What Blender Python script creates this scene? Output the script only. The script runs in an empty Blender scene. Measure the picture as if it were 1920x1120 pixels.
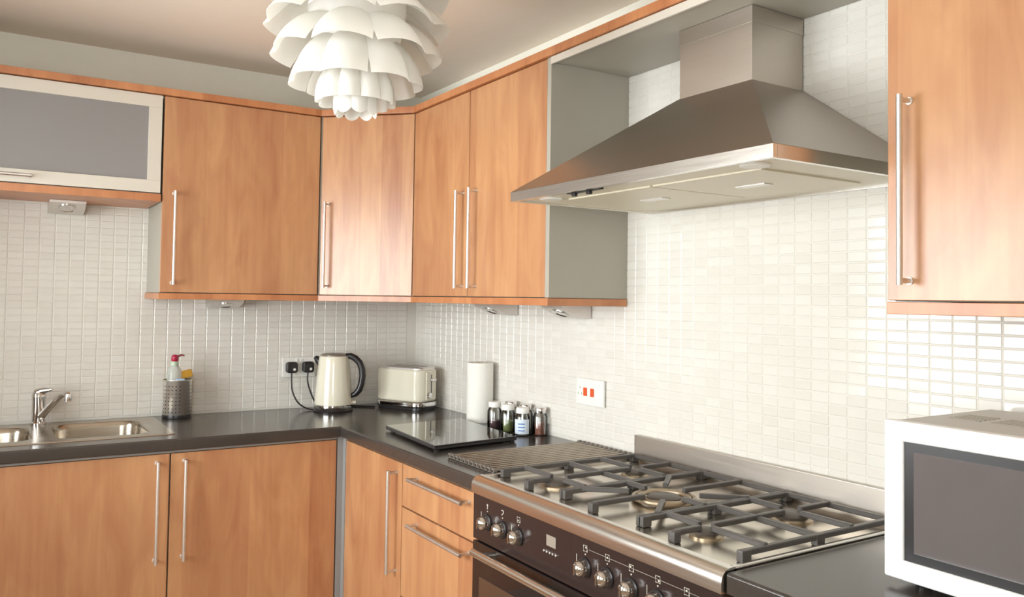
import bpy, bmesh, math, random
from mathutils import Vector, Matrix
random.seed(7)
PI = math.pi
scn = bpy.context.scene
COL = scn.collection

# ------------------------------------------------------------------ camera
W_PX, H_PX = 1920, 1120
F_PX, CX, CY = 1543.8, 960.15, 510.07
cam_loc = Vector((-1.7474, -3.5855, 1.4002))
yaw, pitch, roll = -0.5681, 0.0336, 0.0144
fw = Vector((-math.sin(yaw) * math.cos(pitch), math.cos(yaw) * math.cos(pitch), math.sin(pitch)))
rt = fw.cross(Vector((0, 0, 1))).normalized()
up = rt.cross(fw)
rt, up = math.cos(roll) * rt + math.sin(roll) * up, -math.sin(roll) * rt + math.cos(roll) * up
cam_data = bpy.data.cameras.new('camera')
cam = bpy.data.objects.new('camera', cam_data)
COL.objects.link(cam)
cam.matrix_world = Matrix(((rt.x, up.x, -fw.x, cam_loc.x), (rt.y, up.y, -fw.y, cam_loc.y),
                           (rt.z, up.z, -fw.z, cam_loc.z), (0, 0, 0, 1)))
cam_data.sensor_fit = 'HORIZONTAL'
cam_data.sensor_width = 36.0
cam_data.lens = F_PX / W_PX * 36.0
cam_data.shift_x = (W_PX / 2 - CX) / W_PX
cam_data.shift_y = (CY - H_PX / 2) / W_PX
cam_data.clip_start = 0.02
scn.camera = cam

# ------------------------------------------------------------------ world and light
world = bpy.data.worlds.new('overcast_sky')
scn.world = world
world.use_nodes = True
bgn = world.node_tree.nodes['Background']
bgn.inputs['Color'].default_value = (0.955, 0.985, 1.02, 1)
bgn.inputs['Strength'].default_value = 17.0

ROOM_X0, ROOM_Y0, ROOM_Z1 = -2.65, -4.2, 2.37
WIN = dict(y0=-2.05, y1=-0.62, z0=0.82, z1=1.98)      # window in the side wall, left of the frame
FILL_WIN_SIDE = dict(y0=-3.40, y1=-2.60, z0=0.95, z1=2.12)      # unseen window beside the camera, added to brighten upper right wall and lamp
FILL_WIN_REAR = dict(x0=-2.60, x1=-1.95, z0=0.95, z1=2.12)     # small unseen window behind the camera, added to lift the left wall

def portal(name, loc, rot, sx, sy):
    l = bpy.data.lights.new(name, 'AREA')
    l.shape = 'RECTANGLE'
    l.size, l.size_y = sx, sy
    l.cycles.is_portal = True
    o = bpy.data.objects.new(name, l)
    COL.objects.link(o)
    o.location = loc
    o.rotation_euler = rot
    return o
portal('window_portal', (ROOM_X0 - 0.11, (WIN['y0'] + WIN['y1']) / 2, (WIN['z0'] + WIN['z1']) / 2),
       (PI / 2, 0, -PI / 2), WIN['y1'] - WIN['y0'], WIN['z1'] - WIN['z0'])
portal('fill_window_side_portal', (ROOM_X0 - 0.11, (FILL_WIN_SIDE['y0'] + FILL_WIN_SIDE['y1']) / 2, (FILL_WIN_SIDE['z0'] + FILL_WIN_SIDE['z1']) / 2),
       (PI / 2, 0, -PI / 2), FILL_WIN_SIDE['y1'] - FILL_WIN_SIDE['y0'], FILL_WIN_SIDE['z1'] - FILL_WIN_SIDE['z0'])

portal('fill_window_rear_portal', ((FILL_WIN_REAR['x0'] + FILL_WIN_REAR['x1']) / 2, ROOM_Y0 - 0.11, (FILL_WIN_REAR['z0'] + FILL_WIN_REAR['z1']) / 2),
       (PI / 2, 0, 0), FILL_WIN_REAR['x1'] - FILL_WIN_REAR['x0'], FILL_WIN_REAR['z1'] - FILL_WIN_REAR['z0'])

vs = scn.view_settings
vs.view_transform = 'Standard'
vs.look = 'None'
vs.gamma = 1.0
vs.use_curve_mapping = False
vs.exposure = 0.0

# ------------------------------------------------------------------ material helpers
def lin(c):
    c = c / 255.0
    return c / 12.92 if c <= 0.04045 else ((c + 0.055) / 1.055) ** 2.4

def rgb(r, g, b):
    return (lin(r), lin(g), lin(b), 1.0)

def newmat(name):
    m = bpy.data.materials.new(name)
    m.use_nodes = True
    nt = m.node_tree
    return m, nt, nt.nodes['Principled BSDF']

def simple(name, col, rough=0.5, metal=0.0, spec=0.5, coat=0.0, bump=0.0, bscale=60.0, var=0.0, trans=0.0, alpha=1.0, sub=0.0):
    m, nt, b = newmat(name)
    b.inputs['Base Color'].default_value = col
    b.inputs['Roughness'].default_value = rough
    b.inputs['Metallic'].default_value = metal
    b.inputs['Specular IOR Level'].default_value = spec
    b.inputs['Coat Weight'].default_value = coat
    b.inputs['Transmission Weight'].default_value = trans
    b.inputs['Alpha'].default_value = alpha
    tc = nt.nodes.new('ShaderNodeTexCoord')
    if var > 0:
        n = nt.nodes.new('ShaderNodeTexNoise')
        n.inputs['Scale'].default_value = bscale * 0.15
        n.inputs['Detail'].default_value = 4
        nt.links.new(tc.outputs['Object'], n.inputs['Vector'])
        hs = nt.nodes.new('ShaderNodeHueSaturation')
        hs.inputs['Color'].default_value = col
        mr = nt.nodes.new('ShaderNodeMapRange')
        mr.inputs['To Min'].default_value = 1 - var
        mr.inputs['To Max'].default_value = 1 + var
        nt.links.new(n.outputs['Fac'], mr.inputs['Value'])
        nt.links.new(mr.outputs['Result'], hs.inputs['Value'])
        nt.links.new(hs.outputs['Color'], b.inputs['Base Color'])
    if bump > 0:
        n2 = nt.nodes.new('ShaderNodeTexNoise')
        n2.inputs['Scale'].default_value = bscale
        n2.inputs['Detail'].default_value = 3
        nt.links.new(tc.outputs['Object'], n2.inputs['Vector'])
        bp = nt.nodes.new('ShaderNodeBump')
        bp.inputs['Strength'].default_value = bump
        bp.inputs['Distance'].default_value = 0.002
        nt.links.new(n2.outputs['Fac'], bp.inputs['Height'])
        nt.links.new(bp.outputs['Normal'], b.inputs['Normal'])
    return m

def brushed(name, col, rough, axis=(1, 60, 60), amt=0.12, bump=0.02):
    m, nt, b = newmat(name)
    b.inputs['Metallic'].default_value = 1.0
    tc = nt.nodes.new('ShaderNodeTexCoord')
    mp = nt.nodes.new('ShaderNodeMapping')
    mp.inputs['Scale'].default_value = axis
    nt.links.new(tc.outputs['Object'], mp.inputs['Vector'])
    n = nt.nodes.new('ShaderNodeTexNoise')
    n.inputs['Scale'].default_value = 6
    n.inputs['Detail'].default_value = 5
    nt.links.new(mp.outputs['Vector'], n.inputs['Vector'])
    mr = nt.nodes.new('ShaderNodeMapRange')
    mr.inputs['To Min'].default_value = rough - amt * 0.5
    mr.inputs['To Max'].default_value = rough + amt * 0.5
    nt.links.new(n.outputs['Fac'], mr.inputs['Value'])
    nt.links.new(mr.outputs['Result'], b.inputs['Roughness'])
    hs = nt.nodes.new('ShaderNodeHueSaturation')
    hs.inputs['Color'].default_value = col
    mr2 = nt.nodes.new('ShaderNodeMapRange')
    mr2.inputs['To Min'].default_value = 0.93
    mr2.inputs['To Max'].default_value = 1.07
    nt.links.new(n.outputs['Fac'], mr2.inputs['Value'])
    nt.links.new(mr2.outputs['Result'], hs.inputs['Value'])
    nt.links.new(hs.outputs['Color'], b.inputs['Base Color'])
    return m

def wood(name, base, dark, rough=0.36):
    """warm veneer with vertical grain and soft strips; u runs along the door, z up the grain"""
    m, nt, b = newmat(name)
    N, L = nt.nodes.new, nt.links.new
    tc = N('ShaderNodeTexCoord')
    oi = N('ShaderNodeObjectInfo')
    sp = N('ShaderNodeSeparateXYZ')
    L(tc.outputs['Object'], sp.inputs[0])
    a = N('ShaderNodeMath'); a.operation = 'MULTIPLY_ADD'
    L(sp.outputs['Y'], a.inputs[0]); a.inputs[1].default_value = -0.83
    L(sp.outputs['X'], a.inputs[2])
    off = N('ShaderNodeMath'); off.operation = 'MULTIPLY_ADD'
    L(oi.outputs['Random'], off.inputs[0]); off.inputs[1].default_value = 37.0
    L(a.outputs[0], off.inputs[2])
    cb = N('ShaderNodeCombineXYZ')
    L(off.outputs[0], cb.inputs['X'])
    L(sp.outputs['Z'], cb.inputs['Z'])
    # strips
    fl = N('ShaderNodeMath'); fl.operation = 'MULTIPLY'; L(off.outputs[0], fl.inputs[0]); fl.inputs[1].default_value = 9.0
    fl2 = N('ShaderNodeMath'); fl2.operation = 'FLOOR'; L(fl.outputs[0], fl2.inputs[0])
    wn = N('ShaderNodeTexWhiteNoise'); wn.noise_dimensions = '1D'; L(fl2.outputs[0], wn.inputs['W'])
    # grain streaks
    mp = N('ShaderNodeMapping'); mp.inputs['Scale'].default_value = (55, 1, 2.2); L(cb.outputs[0], mp.inputs['Vector'])
    n1 = N('ShaderNodeTexNoise'); n1.inputs['Scale'].default_value = 1.0; n1.inputs['Detail'].default_value = 5; n1.inputs['Distortion'].default_value = 0.6
    L(mp.outputs[0], n1.inputs['Vector'])
    mp2 = N('ShaderNodeMapping'); mp2.inputs['Scale'].default_value = (9, 1, 2.2); L(cb.outputs[0], mp2.inputs['Vector'])
    n2 = N('ShaderNodeTexNoise'); n2.inputs['Scale'].default_value = 1.3; n2.inputs['Detail'].default_value = 4; n2.inputs['Distortion'].default_value = 1.2
    L(mp2.outputs[0], n2.inputs['Vector'])
    s1 = N('ShaderNodeMath'); s1.operation = 'MULTIPLY'; L(n1.outputs['Fac'], s1.inputs[0]); s1.inputs[1].default_value = 0.30
    s2 = N('ShaderNodeMath'); s2.operation = 'MULTIPLY_ADD'; L(n2.outputs['Fac'], s2.inputs[0]); s2.inputs[1].default_value = 0.75; L(s1.outputs[0], s2.inputs[2])
    s3 = N('ShaderNodeMath'); s3.operation = 'MULTIPLY_ADD'; L(wn.outputs['Value'], s3.inputs[0]); s3.inputs[1].default_value = 0.24; L(s2.outputs[0], s3.inputs[2])
    cr = N('ShaderNodeValToRGB')
    cr.color_ramp.elements[0].position = 0.38; cr.color_ramp.elements[0].color = dark
    cr.color_ramp.elements[1].position = 0.86; cr.color_ramp.elements[1].color = base
    L(s3.outputs[0], cr.inputs['Fac'])
    L(cr.outputs['Color'], b.inputs['Base Color'])
    b.inputs['Roughness'].default_value = rough
    b.inputs['Specular IOR Level'].default_value = 0.7
    return m

def tile_mat(name, c1, c2, rough=0.12):
    m, nt, b = newmat(name)
    N, L = nt.nodes.new, nt.links.new
    g = N('ShaderNodeNewGeometry')
    vm = N('ShaderNodeVectorMath'); vm.operation = 'MULTIPLY'; vm.inputs[1].default_value = (1 / 0.051, 1 / 0.051, 1 / 0.0265)
    L(g.outputs['Position'], vm.inputs[0])
    va = N('ShaderNodeVectorMath'); va.operation = 'ADD'; va.inputs[1].default_value = (TX_OFF, TY_OFF, TZ_OFF)
    L(vm.outputs[0], va.inputs[0])
    vf = N('ShaderNodeVectorMath'); vf.operation = 'FLOOR'; L(va.outputs[0], vf.inputs[0])
    wn = N('ShaderNodeTexWhiteNoise'); wn.noise_dimensions = '3D'; L(vf.outputs[0], wn.inputs['Vector'])
    n = N('ShaderNodeTexNoise'); n.inputs['Scale'].default_value = 3.0; n.inputs['Detail'].default_value = 2; L(g.outputs['Position'], n.inputs['Vector'])
    ad = N('ShaderNodeMath'); ad.operation = 'MULTIPLY_ADD'; L(wn.outputs['Value'], ad.inputs[0]); ad.inputs[1].default_value = 0.6; ad.use_clamp = True
    m2 = N('ShaderNodeMath'); m2.operation = 'MULTIPLY'; L(n.outputs['Fac'], m2.inputs[0]); m2.inputs[1].default_value = 0.5
    L(m2.outputs[0], ad.inputs[2])
    mx = N('ShaderNodeMix'); mx.data_type = 'RGBA'
    mx.inputs[6].default_value = c1; mx.inputs[7].default_value = c2
    L(ad.outputs[0], mx.inputs[0])
    L(mx.outputs[2], b.inputs['Base Color'])
    b.inputs['Roughness'].default_value = rough
    return m

def thin_glass(name, tint, gloss_rough=0.02, fac=0.12):
    m = bpy.data.materials.new(name); m.use_nodes = True
    nt = m.node_tree; nt.nodes.clear()
    N, L = nt.nodes.new, nt.links.new
    o = N('ShaderNodeOutputMaterial'); mx = N('ShaderNodeMixShader'); t = N('ShaderNodeBsdfTransparent'); g = N('ShaderNodeBsdfGlossy')
    fr = N('ShaderNodeFresnel'); fr.inputs['IOR'].default_value = 1.45
    t.inputs['Color'].default_value = tint
    g.inputs['Roughness'].default_value = gloss_rough
    ad = N('ShaderNodeMath'); ad.operation = 'ADD'; ad.use_clamp = True; ad.inputs[1].default_value = fac
    L(fr.outputs[0], ad.inputs[0])
    L(ad.outputs[0], mx.inputs[0]); L(t.outputs[0], mx.inputs[1]); L(g.outputs[0], mx.inputs[2]); L(mx.outputs[0], o.inputs['Surface'])
    return m

PT_Y, PT_Z = 0.051, 0.0265           # tile pitch along the wall and up
Y_LINE, Z_LINE = -2.455, 1.368       # one grout line of the right wall
X_LINE = 0.0
TX_OFF = 0.0
TY_OFF = (-Y_LINE / PT_Y) % 1.0
TZ_OFF = (-Z_LINE / PT_Z) % 1.0

M = {}
M['wood'] = wood('beech_veneer', rgb(202, 152, 108), rgb(169, 112, 77), 0.29)
M['wood_edge'] = wood('beech_edge', rgb(205, 140, 92), rgb(172, 106, 66))
M['carcass'] = simple('grey_laminate', rgb(170, 165, 152), 0.45, bump=0.05, var=0.03)
M['post'] = simple('grey_post_laminate', rgb(150, 148, 146), 0.4, var=0.03)
M['gap'] = simple('dark_cabinet_interior', rgb(60, 46, 38), 0.8, var=0.05)
M['handle'] = brushed('satin_steel_handle', rgb(226, 222, 218), 0.42)
M['alu'] = simple('anodised_aluminium', rgb(218, 212, 200), 0.42, metal=0.15, var=0.03)
M['frost'] = simple('frosted_glass', rgb(142, 139, 138), 0.32, var=0.03, bscale=20)
M['worktop'] = simple('dark_laminate_worktop', rgb(66, 60, 56), 0.16, bump=0.08, bscale=400, var=0.15)
M['hob_steel'] = brushed('hob_plate_steel', rgb(216, 208, 194), 0.24, axis=(60, 1, 60))
M['steel'] = brushed('brushed_stainless_steel', rgb(196, 187, 177), 0.42, axis=(60, 1, 60))
M['steel_hood'] = brushed('hood_stainless_steel', rgb(172, 162, 152), 0.30, axis=(60, 1, 60))
M['steel_bright'] = brushed('polished_steel_lip', rgb(226, 222, 216), 0.24, axis=(60, 1, 60))
M['rack_steel'] = brushed('rack_rod_steel', rgb(168, 158, 146), 0.2)
M['pot_steel'] = brushed('pot_steel', rgb(238, 235, 230), 0.36)
M['sink'] = brushed('sink_steel', rgb(176, 166, 152), 0.26, axis=(1, 60, 60))
M['chrome'] = simple('chrome', rgb(215, 212, 210), 0.08, metal=1.0, var=0.02)
M['cream_panel'] = simple('cream_painted_metal', rgb(226, 218, 196), 0.4, var=0.03)
M['cream'] = simple('cream_enamel', rgb(232, 226, 206), 0.16, coat=0.4, var=0.01)
M['black'] = simple('black_plastic', rgb(38, 35, 36), 0.3, bump=0.05, var=0.05)
M['black_gloss'] = simple('black_glass', rgb(40, 31, 30), 0.06, var=0.04, coat=0.5)
M['panel_black'] = simple('black_enamel', rgb(52, 40, 38), 0.18, var=0.05)
M['iron'] = simple('cast_iron', rgb(86, 82, 79), 0.4, bump=0.3, bscale=250, var=0.1)
M['burner'] = simple('burner_cap', rgb(96, 90, 84), 0.45, var=0.08, metal=0.3)
M['brass'] = simple('burner_ring', rgb(176, 160, 138), 0.35, metal=0.8, var=0.05)
M['white_plastic'] = simple('white_plastic', rgb(238, 236, 230), 0.35, var=0.01)
M['white_gloss'] = simple('white_microwave_enamel', rgb(240, 240, 238), 0.3, var=0.01)
M['red'] = simple('red_rocker', rgb(222, 92, 44), 0.3, var=0.03)
M['petal'] = None
M['paint'] = simple('sage_cream_wall_paint', rgb(243, 240, 228), 0.75, bump=0.04, bscale=150, var=0.02)
M['ceiling'] = simple('ceiling_paint', rgb(240, 226, 210), 0.8, bump=0.04, bscale=120, var=0.02)
M['grout'] = simple('pale_grout', rgb(222, 218, 209), 0.7, var=0.03)
M['tile_left'] = tile_mat('cream_mosaic_tile_left', rgb(220, 215, 206), rgb(229, 226, 218), 0.12)
M['tile_right'] = tile_mat('cream_mosaic_tile_right', rgb(220, 215, 206), rgb(229, 226, 218), 0.12)
M['glass'] = thin_glass('clear_glass', (0.985, 0.99, 0.985, 1), 0.03, 0.04)
M['window_glass'] = thin_glass('window_glass', (0.97, 0.98, 0.97, 1), 0.01, 0.0)
M['paper'] = simple('paper_towel', rgb(240, 238, 230), 0.9, bump=0.5, bscale=120, var=0.02)
M['cardboard'] = simple('cardboard_core', rgb(170, 140, 110), 0.9, var=0.05)
M['frame_white'] = simple('window_frame_white', rgb(236, 234, 228), 0.4, var=0.01)

# translucent white petals
def petal_mat():
    m, nt, b = newmat('white_translucent_petal')
    b.inputs['Base Color'].default_value = rgb(250, 249, 246)
    b.inputs['Roughness'].default_value = 0.35
    N, L = nt.nodes.new, nt.links.new
    o = nt.nodes['Material Output']
    tr = N('ShaderNodeBsdfTranslucent'); tr.inputs['Color'].default_value = rgb(253, 251, 246)
    mx = N('ShaderNodeMixShader'); mx.inputs[0].default_value = 0.5
    n = N('ShaderNodeTexNoise'); n.inputs['Scale'].default_value = 18
    bp = N('ShaderNodeBump'); bp.inputs['Strength'].default_value = 0.05; L(n.outputs['Fac'], bp.inputs['Height']); L(bp.outputs['Normal'], b.inputs['Normal'])
    L(b.outputs[0], mx.inputs[1]); L(tr.outputs[0], mx.inputs[2]); L(mx.outputs[0], o.inputs['Surface'])
    return m
M['petal'] = petal_mat()

def floor_mat():
    m, nt, b = newmat('oak_floor')
    N, L = nt.nodes.new, nt.links.new
    tc = N('ShaderNodeTexCoord'); mp = N('ShaderNodeMapping'); mp.inputs['Scale'].default_value = (12, 1.5, 1)
    L(tc.outputs['Object'], mp.inputs['Vector'])
    n = N('ShaderNodeTexNoise'); n.inputs['Scale'].default_value = 3; n.inputs['Detail'].default_value = 6; L(mp.outputs[0], n.inputs['Vector'])
    cr = N('ShaderNodeValToRGB'); cr.color_ramp.elements[0].color = rgb(186, 160, 132); cr.color_ramp.elements[1].color = rgb(214, 192, 166)
    L(n.outputs['Fac'], cr.inputs['Fac']); L(cr.outputs['Color'], b.inputs['Base Color'])
    b.inputs['Roughness'].default_value = 0.4
    return m
M['floor'] = floor_mat()

# ------------------------------------------------------------------ mesh helpers
class MB:
    def __init__(self):
        self.bm = bmesh.new()
        self.wn = False

    def box(self, x0, x1, y0, y1, z0, z1, bev=0.0, seg=2, mat=None):
        r = bmesh.ops.create_cube(self.bm, size=1.0)
        vs = r['verts']
        for v in vs:
            v.co = Vector(((x0 + x1) / 2 + v.co.x * (x1 - x0), (y0 + y1) / 2 + v.co.y * (y1 - y0), (z0 + z1) / 2 + v.co.z * (z1 - z0)))
        if bev > 0:
            self.wn = True
            es = list({e for v in vs for e in v.link_edges})
            rr = bmesh.ops.bevel(self.bm, geom=es, offset=bev, segments=seg, affect='EDGES', profile=0.5)
            vs = list({v for f in rr['faces'] for v in f.verts} | {v for v in vs if v.is_valid})
        if mat is not None:
            for v in vs:
                v.co = mat @ v.co
        return self

    def vbox(self, x0, x1, y0, y1, z0, z1, bev, seg=5, top=0.0, mat=None):
        """box with rounded vertical edges, then a small top/bottom bevel"""
        r = bmesh.ops.create_cube(self.bm, size=1.0)
        vs = r['verts']
        for v in vs:
            v.co = Vector(((x0 + x1) / 2 + v.co.x * (x1 - x0), (y0 + y1) / 2 + v.co.y * (y1 - y0), (z0 + z1) / 2 + v.co.z * (z1 - z0)))
        es = [e for e in {e for v in vs for e in v.link_edges} if abs(e.verts[0].co.z - e.verts[1].co.z) > 1e-5]
        rr = bmesh.ops.bevel(self.bm, geom=es, offset=bev, segments=seg, affect='EDGES', profile=0.5)
        vs = set(v for f in rr['faces'] for v in f.verts)
        vs |= set(v for f in list(vs)[0].link_faces for v in f.verts)
        self.wn = True
        if top > 0:
            fs = set(f for v in vs for f in v.link_faces)
            es = [e for f in fs for e in f.edges if abs(e.verts[0].co.z - e.verts[1].co.z) < 1e-6 and len({round(ff.normal.z, 1) for ff in e.link_faces}) > 1]
            self.bm.normal_update()
            es = [e for e in set(e for f in fs for e in f.edges) if abs(e.verts[0].co.z - e.verts[1].co.z) < 1e-6 and e.calc_face_angle(0) > 1.0]
            rr = bmesh.ops.bevel(self.bm, geom=es, offset=top, segments=3, affect='EDGES', profile=0.5)
            vs = set(v for v in vs if v.is_valid) | set(v for f in rr['faces'] for v in f.verts)
        if mat is not None:
            for v in vs:
                v.co = mat @ v.co
        return self

    def tube(self, pts, r, seg=10, closed=False, caps=True):
        pts = [Vector(p) for p in pts]
        n = len(pts)
        rings = []
        ref = None
        for i, p in enumerate(pts):
            if closed:
                t = (pts[(i + 1) % n] - pts[i - 1]).normalized()
            elif i == 0:
                t = (pts[1] - p).normalized()
            elif i == n - 1:
                t = (p - pts[-2]).normalized()
            else:
                t = ((pts[i + 1] - p).normalized() + (p - pts[i - 1]).normalized()).normalized()
            if ref is None:
                ref = Vector((0, 0, 1)) if abs(t.z) < 0.9 else Vector((1, 0, 0))
            u = (ref - t * ref.dot(t)).normalized()
            w = t.cross(u)
            ref = u
            rad = r[i] if isinstance(r, (list, tuple)) else r
            rings.append([self.bm.verts.new(p + (u * math.cos(a) + w * math.sin(a)) * rad) for a in [2 * PI * k / seg for k in range(seg)]])
        m = n if closed else n - 1
        for i in range(m):
            a, b = rings[i], rings[(i + 1) % n]
            for k in range(seg):
                self.bm.faces.new((a[k], a[(k + 1) % seg], b[(k + 1) % seg], b[k]))
        if caps and not closed:
            self.bm.faces.new(rings[0][::-1])
            self.bm.faces.new(rings[-1])
        return self

    def lathe(self, prof, c=(0, 0, 0), seg=32, axis='z', caps=True, mat=None):
        """prof: list of (radius, height)"""
        c = Vector(c)
        rings = []
        for (r, h) in prof:
            ring = []
            for k in range(seg):
                a = 2 * PI * k / seg
                p = Vector((r * math.cos(a), r * math.sin(a), h))
                if axis == 'x':
                    p = Vector((h, p.x, p.y))
                elif axis == 'y':
                    p = Vector((p.x, h, p.y))
                if mat is not None:
                    p = mat @ p
                ring.append(self.bm.verts.new(c + p))
            rings.append(ring)
        for a, b in zip(rings, rings[1:]):
            for k in range(seg):
                self.bm.faces.new((a[k], a[(k + 1) % seg], b[(k + 1) % seg], b[k]))
        if caps:
            if prof[0][0] > 1e-6:
                self.bm.faces.new(rings[0][::-1])
            if prof[-1][0] > 1e-6:
                self.bm.faces.new(rings[-1])
        return self

    def prism(self, poly, z0, z1, bev=0.0):
        a = [self.bm.verts.new((x, y, z0)) for x, y in poly]
        b = [self.bm.verts.new((x, y, z1)) for x, y in poly]
        n = len(poly)
        fs = [self.bm.faces.new(a[::-1]), self.bm.faces.new(b)]
        for i in range(n):
            fs.append(self.bm.faces.new((a[i], a[(i + 1) % n], b[(i + 1) % n], b[i])))
        bmesh.ops.recalc_face_normals(self.bm, faces=fs)
        if bev > 0:
            self.wn = True
            es = list({e for f in fs for e in f.edges})
            bmesh.ops.bevel(self.bm, geom=es, offset=bev, segments=2, affect='EDGES', profile=0.5)
        return self

    def extrude_profile(self, prof, axis, a0, a1):
        """prof: list of 2D points in the plane across `axis` ('x' -> (y,z), 'y' -> (x,z))"""
        def P(q, s):
            return Vector((s, q[0], q[1])) if axis == 'x' else Vector((q[0], s, q[1]))
        a = [self.bm.verts.new(P(q, a0)) for q in prof]
        b = [self.bm.verts.new(P(q, a1)) for q in prof]
        n = len(prof)
        fs = [self.bm.faces.new(a), self.bm.faces.new(b[::-1])]
        for i in range(n):
            fs.append(self.bm.faces.new((a[i], b[i], b[(i + 1) % n], a[(i + 1) % n])))
        bmesh.ops.recalc_face_normals(self.bm, faces=fs)
        return self

    def hexa(self, lo, hi):
        """frustum from 4 bottom and 4 top points"""
        a = [self.bm.verts.new(p) for p in lo]
        b = [self.bm.verts.new(p) for p in hi]
        fs = [self.bm.faces.new(a[::-1]), self.bm.faces.new(b)]
        for i in range(4):
            fs.append(self.bm.faces.new((a[i], a[(i + 1) % 4], b[(i + 1) % 4], b[i])))
        bmesh.ops.recalc_face_normals(self.bm, faces=fs)
        return self

    def mesh(self, name, off=(0, 0, 0), angle=35):
        off = Vector(off)
        for v in self.bm.verts:
            v.co -= off
        me = bpy.data.meshes.new(name)
        bmesh.ops.recalc_face_normals(self.bm, faces=self.bm.faces)
        self.bm.to_mesh(me)
        self.bm.free()
        me.polygons.foreach_set('use_smooth', [True] * len(me.polygons))
        me.set_sharp_from_angle(angle=math.radians(angle))
        return me


def add(name, mb, mat, parent=None, base=None, label=None, angle=35):
    """link a mesh; meshes are written in world coordinates, `base` is the origin they hang from"""
    root = parent
    if base is None:
        base = Vector((0, 0, 0))
        p = parent
        while p is not None:
            base = base + p.location
            p = p.parent
    wn = mb.wn
    me = mb.mesh(name, base, angle)
    me.materials.append(mat if not isinstance(mat, str) else M[mat])
    o = bpy.data.objects.new(name, me)
    COL.objects.link(o)
    if parent is not None:
        o.parent = parent
    else:
        o.location = base
    if wn:
        md = o.modifiers.new('weighted_normal', 'WEIGHTED_NORMAL')
        md.keep_sharp = True
        md.weight = 100
    if label:
        o['label'] = label
    return o


def tag(o, label, cat, group=None):
    o['label'] = label
    o['category'] = cat
    if group:
        o['group'] = group
    return o


def thing(name, label, cat, loc, group=None):
    o = bpy.data.objects.new(name, None)
    o.empty_display_size = 0.05
    COL.objects.link(o)
    o.location = loc
    return tag(o, label, cat, group)


def structure(o):
    o['kind'] = 'structure'
    return o

# ================================================================== THE ROOM
structure(add('floor', MB().box(ROOM_X0 - .15, .15, ROOM_Y0 - .15, .15, -.1, 0), 'floor'))
structure(add('ceiling', MB().box(ROOM_X0 - .15, .15, ROOM_Y0 - .15, .15, ROOM_Z1, ROOM_Z1 + .1), 'ceiling'))
wall_left = structure(add('wall_left', MB().box(ROOM_X0 - .15, .15, 0, .15, 0, ROOM_Z1), 'paint'))
wall_right = structure(add('wall_right', MB().box(0, .15, ROOM_Y0 - .15, 0, 0, ROOM_Z1), 'paint'))
w = MB()
X0, X1 = ROOM_X0 - .15, ROOM_X0
w.box(X0, X1, ROOM_Y0 - .15, FILL_WIN_SIDE['y0'], 0, ROOM_Z1)
w.box(X0, X1, FILL_WIN_SIDE['y1'], WIN['y0'], 0, ROOM_Z1)
w.box(X0, X1, WIN['y1'], 0, 0, ROOM_Z1)
for q in (WIN, FILL_WIN_SIDE):
    w.box(X0, X1, q['y0'], q['y1'], 0, q['z0'])
    w.box(X0, X1, q['y0'], q['y1'], q['z1'], ROOM_Z1)
structure(add('wall_window', w, 'paint'))
w = MB()
w.box(X1, FILL_WIN_REAR['x0'], ROOM_Y0 - .15, ROOM_Y0, 0, ROOM_Z1)
w.box(FILL_WIN_REAR['x1'], 0, ROOM_Y0 - .15, ROOM_Y0, 0, ROOM_Z1)
w.box(FILL_WIN_REAR['x0'], FILL_WIN_REAR['x1'], ROOM_Y0 - .15, ROOM_Y0, 0, FILL_WIN_REAR['z0'])
w.box(FILL_WIN_REAR['x0'], FILL_WIN_REAR['x1'], ROOM_Y0 - .15, ROOM_Y0, FILL_WIN_REAR['z1'], ROOM_Z1)
structure(add('wall_rear', w, 'paint'))

def window_x(name, WIN, n):
    r = structure(bpy.data.objects.new(name, None)); COL.objects.link(r)
    r.location = (ROOM_X0 - .07, (WIN['y0'] + WIN['y1']) / 2, WIN['z0'])
    f = MB(); y0, y1, z0, z1 = WIN['y0'], WIN['y1'], WIN['z0'], WIN['z1']
    xa, xb = ROOM_X0 - .10, ROOM_X0 - .04
    f.box(xa, xb, y0, y1, z0, z0 + .06, .004); f.box(xa, xb, y0, y1, z1 - .06, z1, .004)
    for i in range(n + 1):
        y = y0 + (y1 - y0 - .06) * i / n
        f.box(xa, xb, y, y + .06, z0 + .06, z1 - .06, .004)
    add('window_frame', f, 'frame_white', r)
    for i in range(n):
        ya = y0 + (y1 - y0 - .06) * i / n + .06; yb = y0 + (y1 - y0 - .06) * (i + 1) / n
        add('pane', MB().box(ROOM_X0 - .072, ROOM_X0 - .068, ya, yb, z0 + .06, z1 - .06), 'window_glass', r)
    add('window_sill', MB().box(ROOM_X0 - .04, ROOM_X0 + .06, y0 - .03, y1 + .03, z0 - .03, z0, .006), 'frame_white', r)
window_x('window_1', WIN, 2)
window_x('fill_window_side', FILL_WIN_SIDE, 2)  # added fill window, lights the lamp front and upper right wall

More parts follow.
